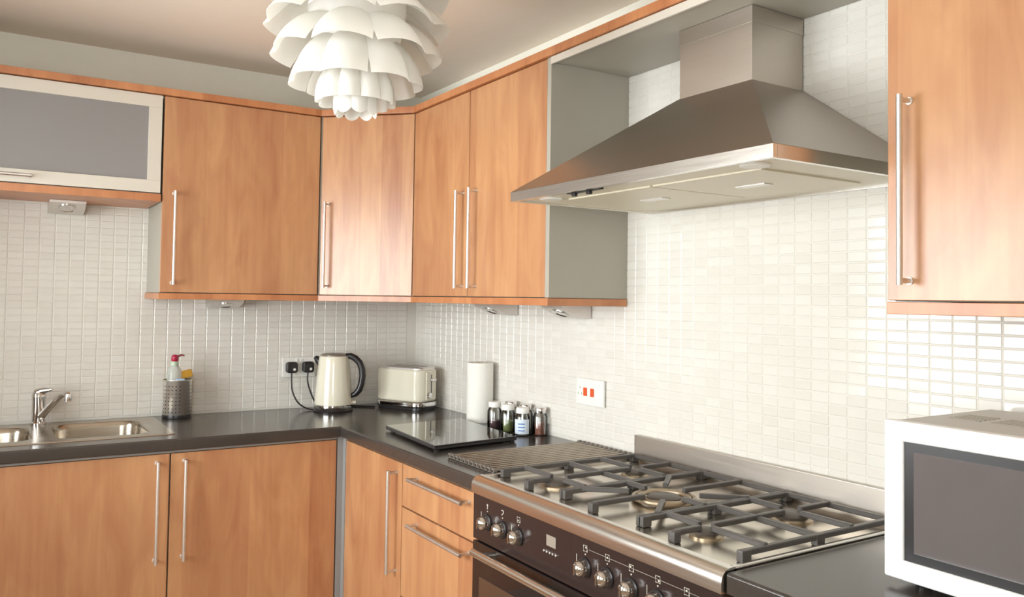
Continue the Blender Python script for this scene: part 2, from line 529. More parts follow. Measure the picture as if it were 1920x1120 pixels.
def window_y(name, q):
    r = structure(bpy.data.objects.new(name, None)); COL.objects.link(r)
    x0, x1, z0, z1 = q['x0'], q['x1'], q['z0'], q['z1']
    r.location = ((x0 + x1) / 2, ROOM_Y0 - .07, z0)
    ya, yb = ROOM_Y0 - .10, ROOM_Y0 - .04
    f = MB()
    f.box(x0, x1, ya, yb, z0, z0 + .05, .004); f.box(x0, x1, ya, yb, z1 - .05, z1, .004)
    f.box(x0, x0 + .05, ya, yb, z0 + .05, z1 - .05, .004); f.box(x1 - .05, x1, ya, yb, z0 + .05, z1 - .05, .004)
    add('window_frame', f, 'frame_white', r)
    add('pane', MB().box(x0 + .05, x1 - .05, ROOM_Y0 - .072, ROOM_Y0 - .068, z0 + .05, z1 - .05), 'window_glass', r)
window_y('fill_window_rear', FILL_WIN_REAR)  # added fill window, brightens the paint above the left cabinets

# ------------------------------------------------------------------ mosaic tiles
Z_TOP = 2.143
WT = 0.91
def proj(p):
    v = Vector(p) - cam_loc
    d = v.dot(fw)
    return CX + F_PX * v.dot(rt) / d, CY - F_PX * v.dot(up) / d, d

add('grout_bed', MB().box(-2.645, -.003, -.003, 0, WT, 1.80), 'grout', wall_left)
add('grout_bed', MB().box(-.003, 0, -3.45, 0, WT, Z_TOP), 'grout', wall_right)

GAP = 0.0028
def tile_geo(bm, cx, cz, wall, tilt=(0, 0)):
    """pillowed tile; wall 'l' (faces -y) or 'r' (faces -x)"""
    hw, hh = (PT_Y - GAP) / 2, (PT_Z - GAP) / 2
    b = 0.0016
    d0, d1 = 0.002, 0.0045
    vs = []
    for (k, dd, sh) in ((0, d0, 0), (1, d1 - 0.0012, 0), (2, d1, b)):
        ring = []
        for sx, sz in ((-1, -1), (1, -1), (1, 1), (-1, 1)):
            a, c = sx * (hw - sh), sz * (hh - sh)
            t = dd + (tilt[0] * a + tilt[1] * c if k else 0)
            if wall == 'l':
                ring.append(bm.verts.new((cx + a, -t, cz + c)))
            else:
                ring.append(bm.verts.new((-t, cx - a, cz + c)))
        vs.append(ring)
    for r0, r1 in zip(vs, vs[1:]):
        for i in range(4):
            bm.faces.new((r0[i], r0[(i + 1) % 4], r1[(i + 1) % 4], r1[i]))
    bm.faces.new(vs[2])

def tiles(wall, parent, a0, a1, z0, z1, line, mat, visible):
    cells = []
    i0 = math.floor((a0 - line) / PT_Y) + 1
    i1 = math.ceil((a1 - line) / PT_Y) - 1
    k0 = math.floor((z0 - Z_LINE) / PT_Z) + 1
    k1 = math.ceil((z1 - Z_LINE) / PT_Z) - 1
    for i in range(i0, i1):
        for k in range(k0, k1 + 1):
            c = line + (i + .5) * PT_Y
            z = Z_LINE + (k + .5) * PT_Z
            if z - PT_Z / 2 < z0 - 1e-4 or z + PT_Z / 2 > z1 + .012:
                continue
            p = (c, 0, z) if wall == 'l' else (0, c, z)
            u, v, d = proj(p)
            cells.append((d if visible(u, v, c, z) else 1e3 + d, c, z))
    cells.sort()
    protos = []
    for q in range(5):
        bm = bmesh.new()
        tile_geo(bm, 0, 0, wall, (random.uniform(-.012, .012), random.uniform(-.02, .02)))
        me = bpy.data.meshes.new('tile'); bm.to_mesh(me); bm.free(); me.materials.append(mat)
        protos.append(me)
    bm = bmesh.new()
    for n, (d, c, z) in enumerate(cells):
        if n < 300 and d < 1e3:
            o = bpy.data.objects.new('tile', random.choice(protos))
            COL.objects.link(o)
            o.parent = parent
            o.location = (c, 0, z) if wall == 'l' else (0, c, z)
        else:
            tile_geo(bm, c, z, wall, (random.uniform(-.012, .012), random.uniform(-.02, .02)))
    me = bpy.data.meshes.new('remaining_tiles'); bm.to_mesh(me); bm.free(); me.materials.append(mat)
    o = bpy.data.objects.new('remaining_tiles', me)
    COL.objects.link(o); o.parent = parent; o['kind'] = 'stuff'

tiles('l', wall_left, -2.645, -.004, WT + .002, 1.80, X_LINE, M['tile_left'],
      lambda u, v, c, z: 0 < u < 780 and 400 < v < 790)
tiles('r', wall_right, -3.45, -.004, WT + .002, Z_TOP, Y_LINE, M['tile_right'],
      lambda u, v, c, z: (1180 < u < 1915 and 585 < v < 760 and not (u > 1660 and v > 755)))

# ================================================================== WALL CABINETS
D = -.3137                 # door faces of the wall cabinets
ZB, ZD0, ZD1 = 1.383, 1.407, 2.143
DT = .018

def bar_handle(parent, p0, p1, nrm, name='handle', so=.033, r=.0058):
    """bar with two stand-off posts; p0, p1 lie on the door face"""
    p0, p1, nrm = Vector(p0), Vector(p1), Vector(nrm).normalized()
    t = (p1 - p0).normalized()
    m = MB()
    m.tube([p0 + nrm * so, p1 + nrm * so], r, 12)
    for p in (p0 + t * .008, p1 - t * .008):
        m.tube([p, p + nrm * so], r * .86, 10)
        m.tube([p, p + nrm * .003], r * 1.25, 10)
    return add(name, m, 'handle', parent, label='satin steel bar handle')

# --- single-door cabinet on the left wall
c = thing('wall_cabinet', 'single-door wood wall cabinet between the frosted-glass cabinet and the angled corner cabinet', 'cabinet', (-.903, 0, ZD0))
add('body', MB().box(-1.204, -.602, D + DT + .002, -.001, ZD0, ZD1, .001), 'carcass', c)
d = add('door', MB().box(-1.205, -.605, D, D + DT, ZD0 + .002, ZD1 - .002, .0015), 'wood', c)
bar_handle(d, (-1.165, D, 1.437), (-1.165, D, 1.787), (0, -1, 0))

# --- angled corner cabinet
c = thing('corner_wall_cabinet', 'corner wall cabinet with a pale angled wood door above the kettle and toaster', 'cabinet', (-.2, -.2, ZD0))
e = DT + .002
add('body', MB().prism([(0 - .001, -.001), (-.599, -.001), (-.599, D + e * .2), (-.599 + e * .9, D + e * .2), (D + e * .2, -.599 + e * .9), (D + e * .2, -.599), (-.001, -.599)], ZD0, ZD1), 'carcass', c)
nd = Vector((-1, -1, 0)).normalized()
pa, pb = Vector((-.598, D, 0)), Vector((D, -.598, 0))
ud = (pb - pa).normalized()
q = [pa + ud * .003, pb - ud * .002, pb - ud * .002 - nd * DT, pa + ud * .003 - nd * DT]
d = add('door', MB().prism([(v.x, v.y) for v in q], ZD0 + .002, ZD1 - .002, .0015), 'wood', c)
hp = pa + ud * .034
bar_handle(d, (hp.x, hp.y, 1.437), (hp.x, hp.y, 1.787), nd)

# --- double-door cabinet on the right wall
c = thing('wall_cabinet', 'double-door wood wall cabinet beside the cooker hood with a grey end panel', 'cabinet', (0, -1.07, ZD0))
add('body', MB().box(D + DT + .002, -.001, -1.524, -.601, ZD0, ZD1, .001), 'carcass', c)
add('end_panel', MB().box(D, -.001, -1.546, -1.5255, ZD0, ZD1, .001), 'carcass', c, label='grey laminate end panel')
d = add('door', MB().box(D, D + DT, -1.0435, -.601, ZD0 + .002, ZD1 - .002, .0015), 'wood', c)
bar_handle(d, (D, -1.009, 1.437), (D, -1.009, 1.787), (-1, 0, 0))
d = add('door', MB().box(D, D + DT, -1.5245, -1.0475, ZD0 + .002, ZD1 - .002, .0015), 'wood', c)
bar_handle(d, (D, -1.103, 1.437), (D, -1.103, 1.787), (-1, 0, 0))

# --- cabinet on the right of the hood
c = thing('wall_cabinet', 'wood wall cabinet hanging above the microwave, right of the hood', 'cabinet', (0, -2.96, ZD0))
add('body', MB().box(D + DT + .002, -.001, -3.255, -2.66, ZD0, ZD1, .001), 'carcass', c)
d = add('door', MB().box(D, D + DT, -3.257, -2.658, ZD0 + .002, ZD1 - .002, .0015), 'wood', c)
bar_handle(d, (D, -2.702, 1.437), (D, -2.702, 1.787), (-1, 0, 0))
add('base_board', MB().box(D - .004, -.001, -3.257, -2.658, ZB, ZD0 - .001, .0015), 'wood_edge', c)

# --- frosted glass lift-up cabinet
GX0, GX1 = -2.21, -1.211
GZ0 = 1.774
c = thing('glass_wall_cabinet', 'lift-up wall cabinet with a frosted glass door framed in aluminium', 'cabinet', (-1.71, 0, 1.745))
add('body', MB().box(GX0, GX1, D + DT + .002, -.001, GZ0, ZD1, .001), 'carcass', c)
m = MB()
z0, z1 = GZ0 + .003, ZD1 - .002
fw_ = .046
m.box(GX0 + .002, GX1 - .002, D, D + .02, z0, z0 + fw_, .001)
m.box(GX0 + .002, GX1 - .002, D, D + .02, z1 - fw_, z1, .001)
m.box(GX0 + .002, GX0 + .002 + fw_, D, D + .02, z0 + fw_, z1 - fw_, .001)
m.box(GX1 - .002 - fw_, GX1 - .002, D, D + .02, z0 + fw_, z1 - fw_, .001)
d = add('door_frame', m, 'alu', c, label='pale aluminium door frame')
add('pane', MB().box(GX0 + .04, GX1 - .04, D + .006, D + .011, z0 + .04, z1 - .04), 'frost', d, label='grey frosted glass pane')
bar_handle(d, (-1.98, D, GZ0 + .026), (-1.628, D, GZ0 + .026), (0, -1, 0))
add('base_board', MB().box(GX0, GX1, D - .004, -.001, 1.745, GZ0 - .001, .0015), 'wood_edge', c)

# --- pelmet board under the three linked cabinets
tag(add('pelmet', MB().prism([(-1.211, -.008), (-1.211, D - .006), (-.602, D - .006), (D - .006, -.602), (D - .006, -1.549), (-.008, -1.549), (-.008, -.008)], ZB, ZD0 - .001, .0015), 'wood_edge'),
    'thin wood pelmet board running under the wall cabinets round the corner', 'trim')
# --- cornice along the top
ci, co = D + .03, D - .012
tag(add('cornice', MB().prism([(-2.21, ci), (-2.21, co), (-.605, co), (co, -.605), (co, -3.257), (ci, -3.257), (ci, -.595), (-.595, ci)], ZD1 + .001, ZD1 + .027, .002), 'wood_edge'),
    'slim wood cornice strip running along the tops of the wall cabinets', 'trim')
# --- bridging panel above the hood
b = thing('bridging_panel', 'grey panel spanning the gap above the cooker hood between wall cabinets', 'panel', (0, -2.1, 2.126))
add('board', MB().box(D + .004, -.008, -2.657, -1.547, 2.127, 2.142, .001), 'carcass', b)
add('front_strip', MB().box(D - .004, D + .003, -2.657, -1.547, 2.120, 2.142, .001), 'alu', b)

# --- under-cabinet lights
def under_light(label, along, a0, a1, ztop, depth=.125, h=.042):
    """wedge lamp: deep at the wall, thin at the front, round lens in the sloping face"""
    mid = (a0 + a1) / 2
    loc = (mid, -.008, ztop) if along == 'x' else (-.008, mid, ztop)
    t = thing('under_cabinet_light', label, 'lamp', loc, 'wedge lights under the wall cabinets')
    prof = [(-.008, ztop), (-.008, ztop - h), (-.008 - depth * .35, ztop - h), (-.008 - depth, ztop - .009), (-.008 - depth, ztop)]
    ax = 'x' if along == 'x' else 'y'
    add('housing', MB().extrude_profile(prof, ax, a0, a1), 'handle', t)
    # lens
    p0 = Vector((prof[2][0], 0, prof[2][1])); p1 = Vector((prof[3][0], 0, prof[3][1]))
    cen = (p0 + p1) / 2
    n = Vector((p1.z - p0.z, 0, -(p1.x - p0.x)))
    if n.z > 0:
        n = -n
    n.normalize()
    if along == 'x':
        cw = Vector((mid, cen.x, cen.z)); nw = Vector((0, n.x, n.z))
    else:
        cw = Vector((cen.x, mid, cen.z)); nw = n
    rot = nw.to_track_quat('Z', 'Y').to_matrix()
    add('lens', MB().lathe([(.03, -.001), (.03, .003), (.026, .004), (.024, .002), (.0, .002)], cw, 24, mat=rot), 'chrome', t)
under_light('steel wedge light under the frosted-glass cabinet above the sink', 'x', -1.56, -1.44, 1.744)
under_light('steel wedge light on the left wall under the single-door cabinet', 'x', -.975, -.85, ZB - .001, h=.034)
under_light('steel wedge light on the right wall nearer the corner, above the paper roll', 'y', -.905, -.785, ZB - .001)
under_light('steel wedge light on the right wall under the grey end panel', 'y', -1.365, -1.245, ZB - .001)

# ================================================================== COOKER HOOD
HY0, HY1, HX, HZ0, HZ1 = -2.566, -1.66, -.527, 1.671, 1.698
h = thing('cooker_hood', 'stainless steel chimney cooker hood above the range cooker', 'cooker hood', (-.26, -2.113, HZ0))
m = MB()
# rim: four thin walls, open below
t_ = .012
m.box(HX, HX + t_, HY0, HY1, HZ0, HZ1, .001)
m.box(HX + t_, -.008, HY0, HY0 + t_, HZ0, HZ1, .001)
m.box(HX + t_, -.008, HY1 - t_, HY1, HZ0, HZ1, .001)
m.box(-.02, -.008, HY0 + t_, HY1 - t_, HZ0, HZ1, .001)
add('rim', m, 'steel_bright', h, label='bright steel rim')
CY0, CY1, CXF, CZ = -2.228, -1.977, -.2, 1.942
m = MB()
m.hexa([(HX, HY0, HZ1), (-.008, HY0, HZ1), (-.008, HY1, HZ1), (HX, HY1, HZ1)],
       [(CXF, CY0, CZ), (-.008, CY0, CZ), (-.008, CY1, CZ), (CXF, CY1, CZ)])
add('canopy', m, 'steel_hood', h)
m = MB()
m.box(CXF + .002, -.009, CY0 + .002, CY1 - .002, CZ - .002, 2.126, .0015)
ch = add('chimney', m, 'steel', h)
add('sleeve_seam', MB().box(CXF + .0005, -.009, CY0 + .0005, CY1 - .0005, 2.085, 2.126, .0005), 'steel', ch)
under = add('underside_panel', MB().box(HX + t_, -.02, HY0 + t_, HY1 - t_, HZ0 + .006, HZ0 + .012), 'cream_panel', h, label='cream painted underside')
for k in range(2):
    ya = HY0 + .12 + k * .335
    m = MB()
    m.box(-.42, -.09, ya, ya + .325, HZ0 + .002, HZ0 + .0065, .001)
    f = add('filter', m, 'cream_panel', h)
    g = MB()
    g.box(-.27, -.24, ya + .12, ya + .205, HZ0 - .0005, HZ0 + .0025, .0005)
    add('filter_catch', g, 'handle', f)
m = MB()
m.box(HX + .016, HX + .032, -2.03, -1.90, HZ0 - .001, HZ0 + .006, .001)
sw = add('switch_strip', m, 'black', h)
for yy in (-1.925, -1.985):
    add('slider_knob', MB().box(HX + .017, HX + .029, yy - .006, yy + .006, HZ0 - .009, HZ0, .002), 'black', sw)
for yy in (HY1 - .1, HY0 + .1):
    add('lamp_lens', MB().lathe([(.0, -.002), (.028, -.002), (.032, .001), (.032, .004)], (-.46, yy, HZ0 + .003), 24), 'white_plastic', h)

# ================================================================== BASE CABINETS
YB = -.58
ZP0, ZF0, ZF1 = 0.0, .15, .858
def base_unit(name, label, lo, hi, along, rails=True):
    """carcass and plinth only"""
    if along == 'x':
        loc = ((lo + hi) / 2, -.28, 0)
    else:
        loc = (-.28, (lo + hi) / 2, 0)
    c = thing(name, label, 'cabinet', loc)
    def B(a0, a1, d0, d1, z0, z1, bev=.001):
        return MB().box(a0, a1, d0, d1, z0, z1, bev) if along == 'x' else MB().box(d0, d1, a0, a1, z0, z1, bev)
    m = B(lo + .001, hi - .001, YB + .02, -.012, .14, .69)
    # upper rails leave room for the bowls
    mm = [(lo + .001, lo + .019, YB + .02, -.012), (hi - .019, hi - .001, YB + .02, -.012), (lo + .019, hi - .019, YB + .02, YB + .038)]
    for a0, a1, d0, d1 in (mm if rails else []):
        if along == 'x':
            m.box(a0, a1, d0, d1, .69, .868)
        else:
            m.box(d0, d1, a0, a1, .69, .868)
    add('body', m, 'carcass', c)
    add('plinth', B(lo, hi, YB + .05, YB + .065, .0, .139), 'carcass', c)
    return c
c = base_unit('base_cabinet', 'wood base cabinet under the sink with its handle at the right edge', -1.80, -1.2, 'x', False)
d = add('door', MB().box(-1.798, -1.2025, YB, YB + DT, ZF0, ZF1, .0015), 'wood', c)
bar_handle(d, (-1.243, YB, .497), (-1.243, YB, .838), (0, -1, 0))
c = base_unit('base_cabinet', 'wood base cabinet at the inner corner with its handle at the left edge', -1.2, -.604, 'x')
d = add('door', MB().box(-1.1975, -.608, YB, YB + DT, ZF0, ZF1, .0015), 'wood', c)
bar_handle(d, (-1.155, YB, .497), (-1.155, YB, .838), (0, -1, 0))
c = base_unit('base_cabinet', 'wood base cabinet farthest left, beyond the sink bowls', -2.4, -1.8, 'x', False)
d = add('door', MB().box(-2.398, -1.8025, YB, YB + DT, ZF0, ZF1, .0015), 'wood', c)
bar_handle(d, (-2.355, YB, .497), (-2.355, YB, .838), (0, -1, 0))
tag(add('worktop_rail', MB().box(-2.4, -.606, YB + .004, YB + .016, .8595, .8695, .001), 'post'),
    'thin grey rail under the worktop above the left-hand base doors', 'trim')
# corner filler post
tag(add('corner_post', MB().prism([(-.603, -.5795), (-.581, -.5795), (-.581, -.6045), (-.57, -.6045), (-.57, -.56), (-.603, -.56)], .15, .868, .0008), 'post'),
    'narrow grey filler post in the inner corner between base cabinets', 'post')
c = base_unit('base_cabinet', 'narrow wood base cabinet with one door beside the drawers', -1.106, -.606, 'y')
d = add('door', MB().box(YB, YB + DT, -1.1035, -.6075, ZF0, ZF1, .0015), 'wood', c)
bar_handle(d, (YB, -1.066, .492), (YB, -1.066, .83), (-1, 0, 0))
c = base_unit('drawer_cabinet', 'wood drawer cabinet between the single door and the range cooker', -1.604, -1.108, 'y')
for z0, z1, hz in ((.722, ZF1, .828), (.432, .717, .684), (ZF0, .427, .395)):
    d = add('drawer_front', MB().box(YB, YB + DT, -1.602, -1.1085, z0, z1, .0015), 'wood', c)
    bar_handle(d, (YB, -1.21, hz), (YB, -1.56, hz), (-1, 0, 0))
c = base_unit('base_cabinet', 'wood base cabinet under the microwave worktop, right of the cooker', -3.25, -2.535, 'y')
d = add('door', MB().box(YB, YB + DT, -3.248, -2.537, ZF0, ZF1, .0015), 'wood', c)
bar_handle(d, (YB, -2.58, .492), (YB, -2.58, .83), (-1, 0, 0))

# ================================================================== WORKTOP
SX0, SX1, SY0, SY1 = -2.20, -1.17, -.50, -.035      # sink rim
hx0, hx1, hy0, hy1 = SX0 + .03, SX1 - .03, SY0 + .03, SY1 - .02
WK0, WK1 = .87, .91
CK1, CK0 = -1.612, -2.522                           # cooker sides
def nosed(mb, poly_pts):
    pass
m = MB()
def top_piece(m, x0, x1, y0, y1):
    m.box(x0, x1, y0, y1, WK0, WK1)
top_piece(m, -2.64, hx0, -.59, -.008)
top_piece(m, hx0, hx1, -.59, hy0)
top_piece(m, hx0, hx1, hy1, -.008)
top_piece(m, hx1, -.59, -.59, -.008)
top_piece(m, -.59, -.008, CK1 + .004, -.008)
# rounded nosing
def nose_prof(d):
    pts = [(-.59, WK0)]
    for k in range(7):
        a = -PI / 2 + PI / 2 * k / 6
        pts.append((-.594 - .006 * math.cos(a), WK0 + .006 + .006 * math.sin(a)))
    for k in range(7):
        a = PI / 2 * k / 6
        pts.append((-.594 - .006 * math.cos(a), WK1 - .006 + .006 * math.sin(a)))
    pts.append((-.59, WK1))
    return pts
m.extrude_profile(nose_prof(0), 'x', -2.64, -.5935)
m.extrude_profile(nose_prof(0), 'y', CK1 + .004, -.5935)
tag(add('worktop', m, 'worktop'), 'dark laminate L-shaped worktop running from the sink round to the cooker', 'worktop')
m = MB()
top_piece(m, -.59, -.008, -3.25, CK0 - .004)
m.extrude_profile(nose_prof(0), 'y', -3.25, CK0 - .004)
tag(add('worktop', m, 'worktop'), 'short dark laminate worktop under the microwave, right of the cooker', 'worktop')

# ================================================================== SINK
def rrect(x0, x1, y0, y1, r, n=6):
    pts = []
    for (cx, cy, a0) in ((x1 - r, y1 - r, 0), (x0 + r, y1 - r, PI / 2), (x0 + r, y0 + r, PI), (x1 - r, y0 + r, 1.5 * PI)):
        for k in range(n + 1):
            a = a0 + PI / 2 * k / n
            pts.append((cx + r * math.cos(a), cy + r * math.sin(a)))
    return pts

def make_sink():
    t = thing('sink', 'stainless steel sink with two rounded bowls set into the dark worktop', 'sink', (-1.5, -.27, WK1))
    bm = bmesh.new()
    zt = WK1 + .003
    def loop(pts, z):
        vs = [bm.verts.new((x, y, z)) for x, y in pts]
        es = [bm.edges.new((vs[i], vs[(i + 1) % len(vs)])) for i in range(len(vs))]
        return vs, es
    outer, eo = loop(rrect(SX0, SX1, SY0, SY1, .02), zt)
    bowls = [(-1.535, -1.235, -.455, -.105, .15), (-1.80, -1.60, -.44, -.12, .11)]
    edges = list(eo)
    loops = []
    for (a, b, c_, d_, dep) in bowls:
        l, e_ = loop(rrect(a, b, c_, d_, .065), zt)
        edges += e_
        loops.append((l, (a, b, c_, d_, dep)))
    bmesh.ops.triangle_fill(bm, use_beauty=True, use_dissolve=False, edges=edges)
    # remove faces that filled the bowls
    for f in list(bm.faces):
        cc = f.calc_center_median()
        for l, (a, b, c_, d_, dep) in loops:
            if all(v in l for v in f.verts):
                bm.faces.remove(f); break
    # rim skirt
    sk = [bm.verts.new((v.co.x + (v.co.x - (-1.685)) * .004, v.co.y + (v.co.y + .27) * .008, WK1 + .0002)) for v in outer]
    n = len(outer)
    for i in range(n):
        bm.faces.new((outer[i], outer[(i + 1) % n], sk[(i + 1) % n], sk[i]))
    me = bpy.data.meshes.new('rim')
    bmesh.ops.recalc_face_normals(bm, faces=bm.faces)
    for v in bm.verts:
        v.co -= t.location
    bm.to_mesh(me); bm.free()
    me.materials.append(M['sink'])
    o = bpy.data.objects.new('rim', me); COL.objects.link(o); o.parent = t
    for (a, b, c_, d_, dep) in bowls:
        mb = MB()
        prev = None
        steps = [(0, 0), (.004, .004), (.007, .02), (.012, dep - .03), (.02, dep - .008), (.045, dep)]
        for ins, dz in steps:
            ring = [mb.bm.verts.new((x, y, zt - dz)) for x, y in rrect(a + ins, b - ins, c_ + ins, d_ - ins, .065 - ins * .5)]
            if prev:
                k = len(ring)
                for i in range(k):
                    mb.bm.faces.new((prev[i], prev[(i + 1) % k], ring[(i + 1) % k], ring[i]))
            prev = ring
        mb.bm.faces.new(prev)
        bo = add('bowl', mb, 'sink', t, angle=60)
        add('drain', MB().lathe([(.0, 0), (.03, 0), (.036, .002), (.038, .0)], ((a + b) / 2, (c_ + d_) / 2, zt - dep + .0015), 20), 'chrome', bo)
    # drainer ridges on the far left
    for k in range(6):
        y = -.43 + k * .062
        add('drainer_ridge', MB().tube([(-2.16, y, zt), (-1.85, y, zt)], .004, 8), 'sink', t)
    return t
make_sink()

# tap
t = thing('mixer_tap', 'chrome mixer tap at the back of the sink, spout swung right', 'tap', (-1.57, -.062, WK1 + .003))
bx, by, bz = -1.57, -.062, WK1 + .0035
add('body', MB().lathe([(.0, 0), (.027, 0), (.027, .006), (.022, .012), (.0225, .085), (.024, .1), (.024, .112), (.018, .121), (.0, .124)], (bx, by, bz), 28), 'chrome', t)
add('lever', MB().tube([(bx - .008, by, bz + .116), (bx + .012, by - .014, bz + .124), (bx + .026, by - .026, bz + .127), (bx + .04, by - .036, bz + .13)], [.015, .013, .008, .006], 12), 'chrome', t)
sp_ = add('spout', MB().tube([(bx + .008, by - .012, bz + .028), (bx + .024, by - .055, bz + .058), (bx + .047, by - .11, bz + .096), (bx + .064, by - .15, bz + .122), (bx + .072, by - .17, bz + .13), (bx + .079, by - .187, bz + .123)], [.014, .0125, .0115, .011, .011, .011], 14), 'chrome', t)
add('aerator', MB().lathe([(.0, 0), (.012, 0), (.0125, .012), (.011, .026), (.0, .027)], (bx + .081, by - .19, bz + .102), 20), 'chrome', sp_)

# ================================================================== RANGE COOKER
CF = -.6
cy_mid = (CK0 + CK1) / 2
t = thing('range_cooker', 'black and stainless steel range cooker with five gas burners', 'cooker', (-.3, cy_mid, 0))
add('body', MB().box(CF + .022, -.012, CK0 + .002, CK1 - .002, .06, .868, .002), 'panel_black', t)
add('plinth', MB().box(CF + .06, -.04, CK0 + .02, CK1 - .02, 0, .06), 'black', t)
# hob plate, with rolled rim
HT = .916
m = MB()
m.box(CF + .03, -.026, CK0 + .006, CK1 - .006, .869, HT - .008)
hob = add('hob_plate', m, 'hob_steel', t, label='stainless steel hob plate')
prof = [(CF + .032, HT - .006), (CF + .026, HT)]
for k in range(9):
    a = PI / 2 + PI / 2 * k / 8
    prof.append((CF + .016 + .026 * math.cos(a), HT - .026 + .026 * math.sin(a)))
prof += [(CF - .01, .872), (CF + .032, .872)]
m = MB(); m.extrude_profile(prof, 'y', CK0, CK1)
add('bullnose_trim', m, 'steel_bright', t, label='rounded steel front edge')
for ya, yb in ((CK0, CK0 + .014), (CK1 - .014, CK1)):
    add('side_trim', MB().box(CF + .02, -.026, ya, yb, .872, HT, .004, 3), 'steel_bright', t)
add('upstand', MB().box(-.026, -.009, CK0, CK1, .872, .983, .002), 'steel', t, label='low stainless steel splash upstand')
# control panel
ZC0, ZC1 = .748, .874
cp = add('control_panel', MB().box(CF - .004, CF + .022, CK0 + .002, CK1 - .002, ZC0, ZC1, .0025), 'panel_black', t)
PF = CF - .004
KZ = .806
ky = [-1.690, -1.766, -1.842, -2.115, -2.192, -2.270, -2.350, -2.430]
for y in ky:
    k = MB()
    k.lathe([(.0225, 0), (.0225, -.004), (.02, -.006), (.019, -.006)], (PF, y, KZ), 24, axis='x')
    kn = add('knob', k, 'black', cp)
    k = MB()
    k.lathe([(.0185, -.004), (.018, -.016), (.0155, -.024), (.010, -.029), (.0, -.031)], (PF, y, KZ), 28, axis='x')
    k.box(PF - .033, PF - .02, y - .003, y + .003, KZ - .0125, KZ + .0125, .0014)
    add('grip', k, 'chrome', kn, label='chrome knob grip')
# symbols above the knobs, dots and lines beside them
for i, y in enumerate(ky):
    s = MB(); zz = KZ + .042
    if i == 0:
        s.tube([(PF - .0005, y, zz - .007), (PF - .0005, y, zz + .007)], .0012, 6)
        s.tube([(PF - .0005, y - .004, zz + .003), (PF - .0005, y + .004, zz + .003)], .001, 6)
    elif i == 1:
        s.tube([(PF - .0005, y + .005, zz + .006), (PF - .0005, y - .004, zz + .006), (PF - .0005, y - .004, zz), (PF - .0005, y + .004, zz - .006)], .0012, 6)
    else:
        r = .0065
        s.tube([(PF - .0005, y - r, zz - r), (PF - .0005, y + r, zz - r), (PF - .0005, y + r, zz + r), (PF - .0005, y - r, zz + r)], .0012, 6, closed=True)
        dy, dz = ((.002, -.002), (-.0025, .0025), (0, 0), (.0025, .0025), (-.0025, -.0025), (0, .002))[i - 2]
        s.lathe([(.0022, 0), (.0022, -.001), (0, -.001)], (PF, y + dy, zz + dz), 8, axis='x')
    add('knob_symbol', s, 'alu', cp)
    s = MB()
    s.tube([(PF - .0005, y + .032, KZ - .004), (PF - .0005, y + .032, KZ + .022)], .0008, 6)
    s.tube([(PF - .0005, y + .032 + .004 * math.cos(a), KZ - .011 + .006 * math.sin(a)) for a in [2 * PI * q / 10 for q in range(10)]], .0008, 6, closed=True)
    s.lathe([(.0018, 0), (.0018, -.001), (0, -.001)], (PF, y, KZ + .029), 8, axis='x')
    add('knob_marking', s, 'alu', cp)
add('panel_line', MB().tube([(PF - .0003, -2.128, KZ + .042), (PF - .0003, CK0 + .02, KZ + .042)], .0005, 6), 'carcass', cp)
dm = simple('clock_display', rgb(150, 140, 128), 0.3, var=0.05)
dsp = add('clock_display', MB().box(PF - .002, PF, -2.003, -1.965, .817, .843, .001), dm, cp)
for k in range(5):
    add('clock_button', MB().lathe([(.003, 0), (.003, -.004), (.002, -.005), (0, -.005)], (PF, -1.958 - k * .012, .803), 10, axis='x'), 'handle', cp)
# oven door
od = add('oven_door', MB().box(CF - .006, CF + .02, CK0 + .004, CK1 - .004, .10, ZC0 - .004, .003), 'black_gloss', t)
wm = simple('oven_window_glass', rgb(84, 62, 48), 0.08, var=0.1, coat=0.4)
add('oven_window', MB().box(CF - .0085, CF - .005, CK0 + .07, CK1 - .045, .24, .655, .001), wm, od)
m = MB()
hxx = CF - .052
HDZ = .737
m.tube([(hxx, CK0 + .03, HDZ), (hxx, CK1 - .085, HDZ)], .0105, 14)
for yy in (CK0 + .07, CK1 - .12):
    m.tube([(CF - .006, yy, HDZ - .006), (hxx, yy, HDZ)], .0085, 12)
add('oven_handle', m, 'steel_bright', od, label='polished steel rail handle')

# burners
HP = HT - .008
def burner(x, y, r, rings=1):
    b = MB()
    b.lathe([(r + .012, 0), (r + .012, .004), (r + .004, .007), (r, .007)], (x, y, HP), 30)
    bb = add('burner', b, 'brass', t)
    b = MB()
    b.lathe([(r, .005), (r + .002, .012), (r - .004, .016), (.0, .0175)], (x, y, HP), 30)
    add('burner_cap', b, 'burner', bb)
    if rings > 1:
        b = MB()
        for rr in (r + .022, r + .034):
            b.tube([(x + rr * math.cos(a), y + rr * math.sin(a), HP + .01) for a in [2 * PI * k / 36 for k in range(36)]], .006, 8, closed=True)
        add('burner_ring', b, 'brass', bb)
BX = [(-.455, -1.80, .036, 1), (-.185, -1.80, .028, 1), (-.325, CK0 * .5 + CK1 * .5, .04, 2), (-.455, -2.335, .024, 1), (-.185, -2.335, .036, 1)]
for a in BX:
    burner(*a)
